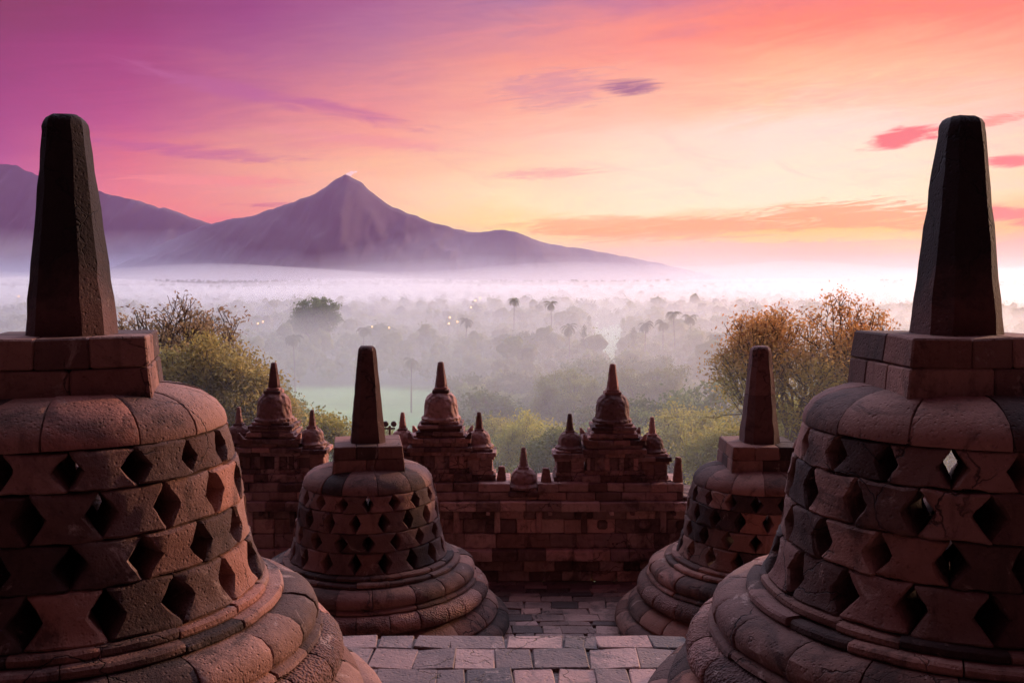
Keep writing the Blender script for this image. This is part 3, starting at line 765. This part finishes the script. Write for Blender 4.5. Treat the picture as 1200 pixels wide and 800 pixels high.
def leaves_obj(name, V, rnd, mat, parent):
    N = len(V) // 4; me = bpy.data.meshes.new(name)
    me.vertices.add(len(V)); me.vertices.foreach_set('co', V.astype(np.float32).ravel())
    me.loops.add(4 * N); me.loops.foreach_set('vertex_index', np.arange(4 * N, dtype=np.int32))
    me.polygons.add(N); me.polygons.foreach_set('loop_start', np.arange(0, 4 * N, 4, dtype=np.int32)); me.polygons.foreach_set('loop_total', np.full(N, 4, dtype=np.int32))
    me.update(calc_edges=True); me.materials.append(mat)
    a = me.attributes.new('rnd', 'FLOAT', 'FACE'); a.data.foreach_set('value', rnd.astype(np.float32))
    o = bpy.data.objects.new(name, me); COL.objects.link(o); o.parent = parent; return o
def grow(h, w, seed, trunk=.35, depth=5, kids=(2, 4), sparse=0.0, up=.35):
    """skeleton grown towards an uneven crown envelope; returns segments and twig ends"""
    R = random.Random(seed); segs = []; ends = []
    def rec(p, d, L, r, lv):
        q = p + d * L; segs.append((p, q, r, r * .68))
        if lv == 0: ends.append(q); return
        if lv <= 2: ends.append(p.lerp(q, .6))
        for k in range(R.randint(*kids)):
            nd = (d * .9 + Vector((R.gauss(0, .62), R.gauss(0, .62), R.gauss(up * .5, .36)))).normalized()
            e = q + nd * L * .8
            k_ = (e.x / (w / 2)) ** 2 + (e.y / (w / 2)) ** 2 + ((e.z - h * .62) / (h * .42)) ** 2
            if k_ > 1.25 and R.random() < .8: nd = (nd - Vector((e.x, e.y, 0)) * .8 / w).normalized(); L2 = .55
            else: L2 = R.uniform(.66, .86)
            rec(q, nd, L * L2, r * R.uniform(.55, .7), lv - 1)
    th = h * trunk; r0 = h * .022
    segs.append((Vector((0, 0, -1)), Vector((R.uniform(-.2, .2), R.uniform(-.2, .2), th)), r0 * 1.25, r0))
    base = segs[0][1]
    for k in range(R.randint(5, 7)):
        a = 2 * pi * k / 5 + R.uniform(-.4, .4)
        rec(base, Vector((cos(a) * .75 * w / h * 1.2, sin(a) * .75 * w / h * 1.2, R.uniform(.5, 1.3))).normalized(), h * R.uniform(.14, .22), r0 * .6, depth - 1)
    # fit crown to its height and width
    E = np.array([list(e) for e in ends]); top = np.percentile(E[:, 2], 99); wd = np.percentile(np.abs(E[:, :2]), 97)
    sz = (h - th) / max(top - th, .1) * .97; sx = w / 2 / wd * .93
    f = lambda v: Vector((v.x * sx, v.y * sx, v.z if v.z < th else th + (v.z - th) * sz))
    return [(f(a), f(b), r, s) for a, b, r, s in segs], [f(e) for e in ends]
def tree(name, loc, h, w, seed, mat, leaf=.28, nper=8, spread=.5, depth=5, label=None, cat='tree', group=None, thin=1.0, trunk=.35, minr=.02):
    t = empty(name, loc, 0, label=label, cat=cat, group=group)
    segs, ends = grow(h, w, seed, trunk, depth)
    mb = MB()
    for a, b, r, s in segs: tube(mb, a, b, max(r, minr), max(s, minr * .8), 5 if r > .06 else 3)
    mb.build('trunk', BARK, t, 60, fix=False)
    rng = np.random.default_rng(seed); ends = [e for e in ends if rng.random() < thin]
    V, rn = leaf_cloud([list(e) for e in ends], nper, spread, leaf, rng); leaves_obj('crown', V, rn, mat, t)
    return t
def palm(name, loc, h, seed, label, group=None, fr=18, L=3.2, mat=None):
    R = random.Random(seed); t = empty(name, loc, R.uniform(0, 6), label=label, cat='palm tree', group=group)
    mb = MB(); p = Vector((0, 0, -1)); bend = Vector((R.uniform(-.06, .06), R.uniform(-.06, .06), 0)); n = 8
    for k in range(n):
        q_ = Vector((bend.x * h * ((k + 1) / n) ** 2, bend.y * h * ((k + 1) / n) ** 2, h * (k + 1) / n)); tube(mb, p, q_, .26 - .012 * k, .25 - .012 * k, 7); p = q_
    mb.build('trunk', BARK, t, 60, fix=False)
    mb = MB()
    for k in range(fr):
        a = 2 * pi * k / fr + R.uniform(-.2, .2); el = R.uniform(-.5, 1.1); l = L * R.uniform(.85, 1.15)
        d = Vector((cos(a), sin(a), 0)); c = p.copy(); seg = 7; v = el; side = Vector((-sin(a), cos(a), 0)); rr = R.random()
        for s in range(seg):
            c2 = c + (d * cos(v) + Vector((0, 0, 1)) * sin(v)) * (l / seg); v -= .30
            w = .85 * sin(pi * (s + .7) / (seg + .6)) * L / 3.2
            for sg in (-1, 1):
                for u in (0, .25, .5, .75):
                    m_ = c.lerp(c2, u); m2 = c.lerp(c2, u + .3); tip = m_ + side * sg * w + Vector((0, 0, -w * .55)) + (c2 - c) * .6
                    mb.add([m_, m2, tip], [(0, 1, 2)], rr)
            c = c2
    mb.build('crown', mat, t, 0, fix=False)
    return t
L_ORANGE = leafmat('autumn_leaves', (.20, .20, .05), (.40, .34, .09), (.66, .32, .12), (8, 14.5))
L_BROWN = leafmat('russet_leaves', (.28, .23, .09), (.50, .40, .17), (.44, .30, .17), (8, 15))
L_BRY = leafmat('golden_green_leaves', (.26, .21, .07), (.50, .40, .14))
L_YEL = leafmat('yellow_green_leaves', (.24, .25, .05), (.52, .46, .10))
L_GRN = leafmat('green_leaves', (.07, .11, .035), (.17, .23, .07))
L_MID = leafmat('mid_green_leaves', (.13, .17, .045), (.30, .34, .09))
L_FAR = leafmat('distant_leaves', (.03, .045, .02), (.075, .10, .04), trans=.0)
L_PALM = leafmat('palm_leaves', (.09, .12, .04), (.2, .22, .08), trans=.3)
def place_top(x, ytop, D, h):                       # base of a tree whose crown top shows at this point
    p = at(x, ytop, D); return (p.x, p.y, p.z - h)
def gz(p): return (p.x, p.y, ground(p.x, p.y))
tree('autumn_tree', place_top(925, 356, 62, 15.5), 15.5, 12.6, 5, L_ORANGE, .13, 12, .46, 6, label='broad tree with orange upper leaves rising behind the right stupas', thin=.9, trunk=.3)
tree('autumn_tree', place_top(1012, 372, 66, 13.5), 13.5, 6.2, 8, L_ORANGE, .15, 7, .36, 5, label='narrow orange-leaved tree squeezed beside the plinth of the front right stupa', thin=.8)
tree('russet_tree', place_top(180, 345, 60, 15), 15, 8.2, 13, L_BROWN, .14, 7, .40, 5, label='sparse russet tree with bare twigs beside the front left spire', thin=.62, trunk=.28)
tree('russet_tree', place_top(238, 366, 64, 13.5), 13.5, 6.6, 17, L_BROWN, .15, 7, .36, 5, label='thin brownish tree leaning out above the yellow-green one by the left turret', thin=.75)
tree('leafy_tree', place_top(258, 402, 56, 11.5), 11.5, 7.6, 19, L_BRY, .13, 14, .42, 6, label='yellow-green tree filling the space between front left stupa and left turret', trunk=.25)
tree('leafy_tree', place_top(385, 487, 60, 7), 7, 5.0, 23, L_YEL, .15, 9, .38, 5, label='pale bush-like tree peeping out left of the whole left stupa spire')
NEAR = [(632, 484, 105, 12, 8.5, L_YEL, 'bright yellow-green tree standing in the gap right of the middle turret'),
        (588, 490, 120, 12, 7.5, L_YEL, 'pale yellow-green tree directly behind the middle turret'),
        (668, 436, 180, 16, 15, L_MID, 'tall rounded green tree between the middle and right turrets'),
        (648, 505, 85, 9, 6.0, L_MID, 'low green tree crown behind the parapet stub'),
        (768, 430, 185, 18, 13, L_MID, 'tall green tree just right of the right turret spire, in mist'),
        (812, 480, 100, 13, 9.5, L_YEL, 'yellow-green tree below the orange-leaved tree'),
        (788, 468, 135, 12, 9, L_MID, 'green tree between the right turret and the autumn tree'),
        (738, 485, 125, 12, 9, L_MID, 'green tree half hidden behind the right turret dome'),
        (850, 500, 80, 10, 8, L_YEL, 'olive tree immediately above the smaller right stupa dome'),
        (700, 500, 110, 11, 8, L_GRN, 'dark green tree low behind the left shoulder of the right turret'),
        (560, 505, 110, 10, 8, L_MID, 'green tree low between the middle turret and its small neighbour'),
        (425, 500, 95, 9, 7, L_MID, 'green tree hidden low behind the whole left stupa'),
        (330, 470, 90, 10, 8, L_MID, 'green tree low behind the left turret'),
        (960, 455, 75, 12, 9, L_YEL, 'olive tree under the autumn tree, beside the front right stupa'),
        (200, 430, 70, 11, 8, L_YEL, 'olive tree close behind the front left stupa dome')]
for i, (x, yt, D, h, w, m, lb) in enumerate(NEAR):
    tree('leafy_tree', place_top(x, yt, D, h), h, w, 40 + i, m, .17 if D < 130 else .24, 26, .6, 5, label=lb, trunk=.22)
# prototypes for the wooded plain
protos = []
for k, (h, w, m) in enumerate(((15, 13, L_MID), (18, 12, L_GRN), (13, 13, L_GRN), (20, 15, L_GRN), (16, 11, L_MID))):
    protos.append(tree('misty_tree', (0, 0, 0), h, w, 300 + k, m, .5, 26, 1.0, 4, trunk=.2, minr=.05,
                       label='hazy leafy tree standing in the mist on the plain beyond the temple', group='trees scattered over the misty plain'))
def in_lawn(x, y):
    """clearings: the lawn beyond the left turret and the avenue behind the right turret"""
    px_ = 600 + x / y * FPX
    if y < 360 and 318 < px_ < 535: return True
    if 250 < y < 350 and 260 < px_ < 575: return True
    if 300 < y < 950 and 693 < px_ < 738: return True
    return False
R = random.Random(77); used = [False] * 5; cnt = 0; pts = []
GRID = {}
for _ in range(60000):
    y = 130 + 900 * R.random() ** .62; x = (R.random() * 2 - 1) * y * .60
    if in_lawn(x, y): continue
    dmin = 7.5 + y * .0055
    gx, gy = int(x // 16), int(y // 16)
    if any((x - a) ** 2 + (y - b_) ** 2 < dmin * dmin for i_ in (-1, 0, 1) for j_ in (-1, 0, 1) for a, b_ in GRID.get((gx + i_, gy + j_), ())): continue
    pts.append((x, y)); GRID.setdefault((gx, gy), []).append((x, y))
    if len(pts) >= 3300: break
pts.sort(key=lambda p: p[1]); inds = pts[:230]; rest = pts[230:]
for x, y in inds:
    k = R.randrange(5); o = protos[k] if not used[k] else copy_tree(protos[k]); used[k] = True
    s = R.uniform(.55, 1.0); o.location = (x, y, ground(x, y)); o.scale = (s * R.uniform(.9, 1.2), s, s * R.uniform(.85, 1.1)); o.rotation_euler = (0, 0, R.uniform(0, 6.28))
# single trees one can point at
def mark(x, ybase, D, h, w, seed, m, lb, leaf=.5):
    p = at(x, ybase, D); h = p.z - ground(p.x, p.y); return tree('misty_tree', gz(p), h, w, seed, m, leaf, 18, 1.0, 5, label=lb, trunk=.2, minr=.05)
mark(372, 350, 430, 0, 20, 501, L_GRN, 'big dark rounded tree standing above the misty woods left of the middle', .7)
mark(240, 372, 430, 0, 18, 502, L_GRN, 'dim rounded tree in mist right of the front left spire')
mark(530, 418, 360, 0, 16, 503, L_GRN, 'tree on the far edge of the green lawn, right of the lone palm', .5)
mark(610, 392, 400, 0, 20, 504, L_GRN, 'large dim tree left of the tall poplar by the avenue', .6)
palm('palm_tree', gz(at(482, 485, 285)), 16, 1, 'lone tall palm on the lawn between the left stupa spire and middle turret', L=3.3, mat=L_PALM)
palm('palm_tree', gz(at(598, 480, 260)), 11, 2, 'drooping palm behind and right of the middle turret', L=4.2, mat=L_PALM)
for i, (x, yt, D, lb) in enumerate(((602, 352, 760, 'palm sticking up from the woods, left one of a close pair'), (647, 356, 740, 'palm sticking up from the woods, right one of a close pair'), (668, 383, 560, 'palm beside the tall poplar of the avenue'), (811, 372, 600, 'tall palm left of the autumn tree, furthest right of its row'),
        (777, 378, 580, 'palm in the hazy row left of the autumn tree'), (792, 368, 620, 'slim palm in the middle of the hazy row'), (756, 380, 560, 'palm right beside the avenue, first of its row'), (842, 395, 480, 'palm just left of the autumn tree crown'), (425, 385, 600, 'small palm far behind the left stupa spire'), (345, 395, 520, 'palm below the big dark tree'), (545, 375, 640, 'dim palm above the middle turret'))):
    D *= .66; p = at(x, yt, D); g0 = ground(p.x, p.y); palm('palm_tree', (p.x, p.y, g0), p.z - g0, 10 + i, lb, fr=20, L=4.4, mat=L_PALM, group='palms above the misty woods')
def poplar(x, ybase, D, h, lb, seed):
    p = at(x, ybase, D); t = empty('poplar', gz(p), 0, label=lb, cat='tree', group='poplars lining the avenue')
    mb = MB(); tube(mb, Vector((0, 0, -1)), Vector((0, 0, h * .9)), .3, .08, 6); mb.build('trunk', BARK, t, 60, fix=False)
    rng = np.random.default_rng(seed); c = []
    for k in range(150):
        z = rng.uniform(.08, 1.0); r = 1.5 * sin(pi * min(1, z * .8 + .15)) ** .7; a = rng.uniform(0, 6.28)
        c.append([r * cos(a) * rng.random() ** .4, r * sin(a) * rng.random() ** .4, z * h])
    V, rn = leaf_cloud(c, 10, .4, .35, rng); leaves_obj('crown', V, rn, L_GRN, t)
poplar(684, 448, 370, 23, 'narrow columnar tree on the left side of the misty avenue', 1)
poplar(742, 446, 380, 22, 'narrow columnar tree on the right side of the misty avenue', 2)
poplar(730, 415, 520, 20, 'thin columnar tree further down the right side of the avenue', 3)
poplar(690, 408, 560, 20, 'thin columnar tree further down the left side of the avenue', 4)
# the mass of the forest further out
def ico(sub):
    bm = bmesh.new(); bmesh.ops.create_icosphere(bm, subdivisions=sub, radius=1.0)
    v = np.array([list(x.co) for x in bm.verts]); f = np.array([[x.index for x in q.verts] for q in bm.faces]); bm.free(); return v, f
def forest(name, P, label, nblob, nleaf, leaf, seed, hr=(12, 21), mat=None, sub=1, wr=(.6, .95)):
    """crowns of lumpy leaf masses, ragged with leaf blades at their edges, joined into one mesh"""
    rng = np.random.default_rng(seed); P = np.array(P); N = len(P)
    H = rng.uniform(*hr, N) * rng.choice([.6, .8, 1.0, 1.0, 1.35], N); Wd = H * rng.uniform(*wr, N) * .5
    V0, F0 = ico(sub); nv, nf = len(V0), len(F0)
    d = rng.normal(size=(N, nblob, 3)); d /= np.linalg.norm(d, axis=2)[:, :, None]; d *= rng.uniform(.35, .75, (N, nblob, 1))
    C = np.stack([P[:, None, 0] + d[:, :, 0] * Wd[:, None], P[:, None, 1] + d[:, :, 1] * Wd[:, None], P[:, None, 2] + H[:, None] * (.58 + .36 * d[:, :, 2])], 2)
    Rb = Wd[:, None] * rng.uniform(.28, .50, (N, nblob))
    B = C[:, :, None, :] + V0[None, None] * Rb[:, :, None, None] * rng.uniform(.62, 1.25, (N, nblob, nv, 1)) * np.array([1, 1, .85])
    B = B.reshape(-1, 3); nb = N * nblob
    F = (F0[None] + (np.arange(nb) * nv)[:, None, None]).reshape(-1, 3)
    rb = np.repeat(np.repeat(rng.random(N), nblob) * .5 + rng.random(nb) * .4, nf)
    dl = rng.normal(size=(nb, nleaf, 3)); dl /= np.linalg.norm(dl, axis=2)[:, :, None]
    LC = (C.reshape(-1, 1, 3) + dl * (Rb.reshape(-1, 1, 1) * rng.uniform(.8, 1.7, (nb, nleaf, 1)))).reshape(-1, 3)
    LV, rl = leaf_cloud(LC, 1, .1 * leaf, leaf, rng, .7)
    # trunks
    TV = []; TF = []
    co = np.concatenate([B, LV]); nB = len(B); nq = len(LV) // 4
    me = bpy.data.meshes.new(name); me.vertices.add(len(co)); me.vertices.foreach_set('co', co.astype(np.float32).ravel())
    nt_ = len(F); me.loops.add(3 * nt_ + 4 * nq)
    me.loops.foreach_set('vertex_index', np.concatenate([F.ravel(), np.arange(nB, nB + 4 * nq)]).astype(np.int32))
    me.polygons.add(nt_ + nq)
    st = np.concatenate([np.arange(nt_) * 3, 3 * nt_ + np.arange(nq) * 4]).astype(np.int32)
    me.polygons.foreach_set('loop_start', st); me.polygons.foreach_set('loop_total', np.concatenate([np.full(nt_, 3), np.full(nq, 4)]).astype(np.int32))
    me.update(calc_edges=True); me.materials.append(mat)
    at_ = me.attributes.new('rnd', 'FLOAT', 'FACE'); at_.data.foreach_set('value', np.concatenate([rb, rl]).astype(np.float32))
    o = bpy.data.objects.new(name, me); COL.objects.link(o)
    return tag(o, label, 'forest', kind='stuff')
forest('forest_canopy', [(x, y, ground(x, y)) for x, y in rest if y < 620], 'crowded tree crowns of the nearer wood dissolving in mist', 10, 44, .55, 5, mat=L_MID, hr=(11, 18), sub=2)
forest('forest_canopy', [(x, y, ground(x, y)) for x, y in rest if y >= 620], 'mass of tree crowns fading into the mist across the plain', 12, 56, .55, 15, mat=L_MID, hr=(11, 19))
P2 = []; R = random.Random(5)
for _ in range(9500):
    y = 700 * (4200 / 700) ** (R.random() ** .8); x = (R.random() * 2 - 1) * y * .62
    P2.append((x, y, ground(x, y)))
forest('distant_forest', P2, 'far wooded plain dissolving into fog below the mountains', 6, 16, 1.2, 6, (10, 18), L_FAR)
# undergrowth on the slope of the hill
P3 = []
for _ in range(520):
    y = R.uniform(24, 150); x = (R.random() * 2 - 1) * (12 + y * .62)
    P3.append((x, y, ground(x, y)))
forest('hillside_undergrowth', P3, 'low green undergrowth covering the hill slope behind the wall', 8, 60, .24, 7, (2.5, 6), L_MID, wr=(1.0, 1.6))

# ------------------------------------------------------------------ village lamps and the mast
LAMP = plain('lamp_glow', (.9, .7, .4), .5, 0, ((1, .50, .16), 7)); POST = plain('lamp_post', (.1, .09, .09), .6)
LP = [(456, 384, 700, 'warm village lamp glowing alone above the left stupa spire'), (527, 372, 900, 'brightest village lamp in the middle of the misty plain'), (526, 379, 760, 'village lamp just below the brightest one'),
      (536, 377, 800, 'faint village lamp right of the brightest one'), (557, 352, 1300, 'distant village lamp in the fog, upper right of the cluster'), (563, 349, 1350, 'distant village lamp at the top of the cluster'), (552, 360, 1200, 'distant village lamp at the lower end of the upper cluster'),
      (436, 383, 760, 'dim village lamp left of the lone warm one'), (302, 379, 800, 'warm village lamp seen between the russet tree and the dark tree'), (308, 377, 850, 'warm village lamp close to the edge of the dark tree'), (22, 347, 1500, 'warm lamp far left behind the front left spire')]
for x, y, D, lb in LP:
    D *= .62
    p = at(x, y, D); g0 = ground(p.x, p.y); r = .62 * D / 800
    t = empty('village_lamp', (p.x, p.y, g0), 0, label=lb, cat='lamp', group='lit lamps in the misty village')
    mb = MB(); revolve(mb, [(.15, -.5), (.08, p.z - g0 - r * .8)], 6); mb.build('post', POST, t, 30)
    mb = MB(); revolve(mb, [(r * .3, -r), (r * .85, -r * .5), (r, 0), (r * .85, r * .5), (r * .3, r)], 10); o = mb.build('lamp_globe', LAMP, t, 60); o.location = (0, 0, p.z - g0)
pt = at(1037, 334, 1500); g0 = ground(pt.x, pt.y)
t = empty('radio_mast', (pt.x, pt.y, g0), 0, label='thin lattice radio mast rising from the fog left of the front right spire', cat='mast')
mb = MB(); H = pt.z - g0; wb = 2.2
for k in range(3):
    a = 2 * pi * k / 3; tube(mb, Vector((wb * cos(a), wb * sin(a), 0)), Vector((.3 * cos(a), .3 * sin(a), H)), .28, .2, 5)
for i in range(14):
    z = H * i / 14; k = 1 - i / 14 * .86
    for s in range(3):
        a, b_ = 2 * pi * s / 3, 2 * pi * (s + 1) / 3; tube(mb, Vector((wb * k * cos(a), wb * k * sin(a), z)), Vector((wb * k * .92 * cos(b_), wb * k * .92 * sin(b_), z + H / 14)), .14, .14, 4)
mb.build('lattice', POST, t, 0, fix=False)
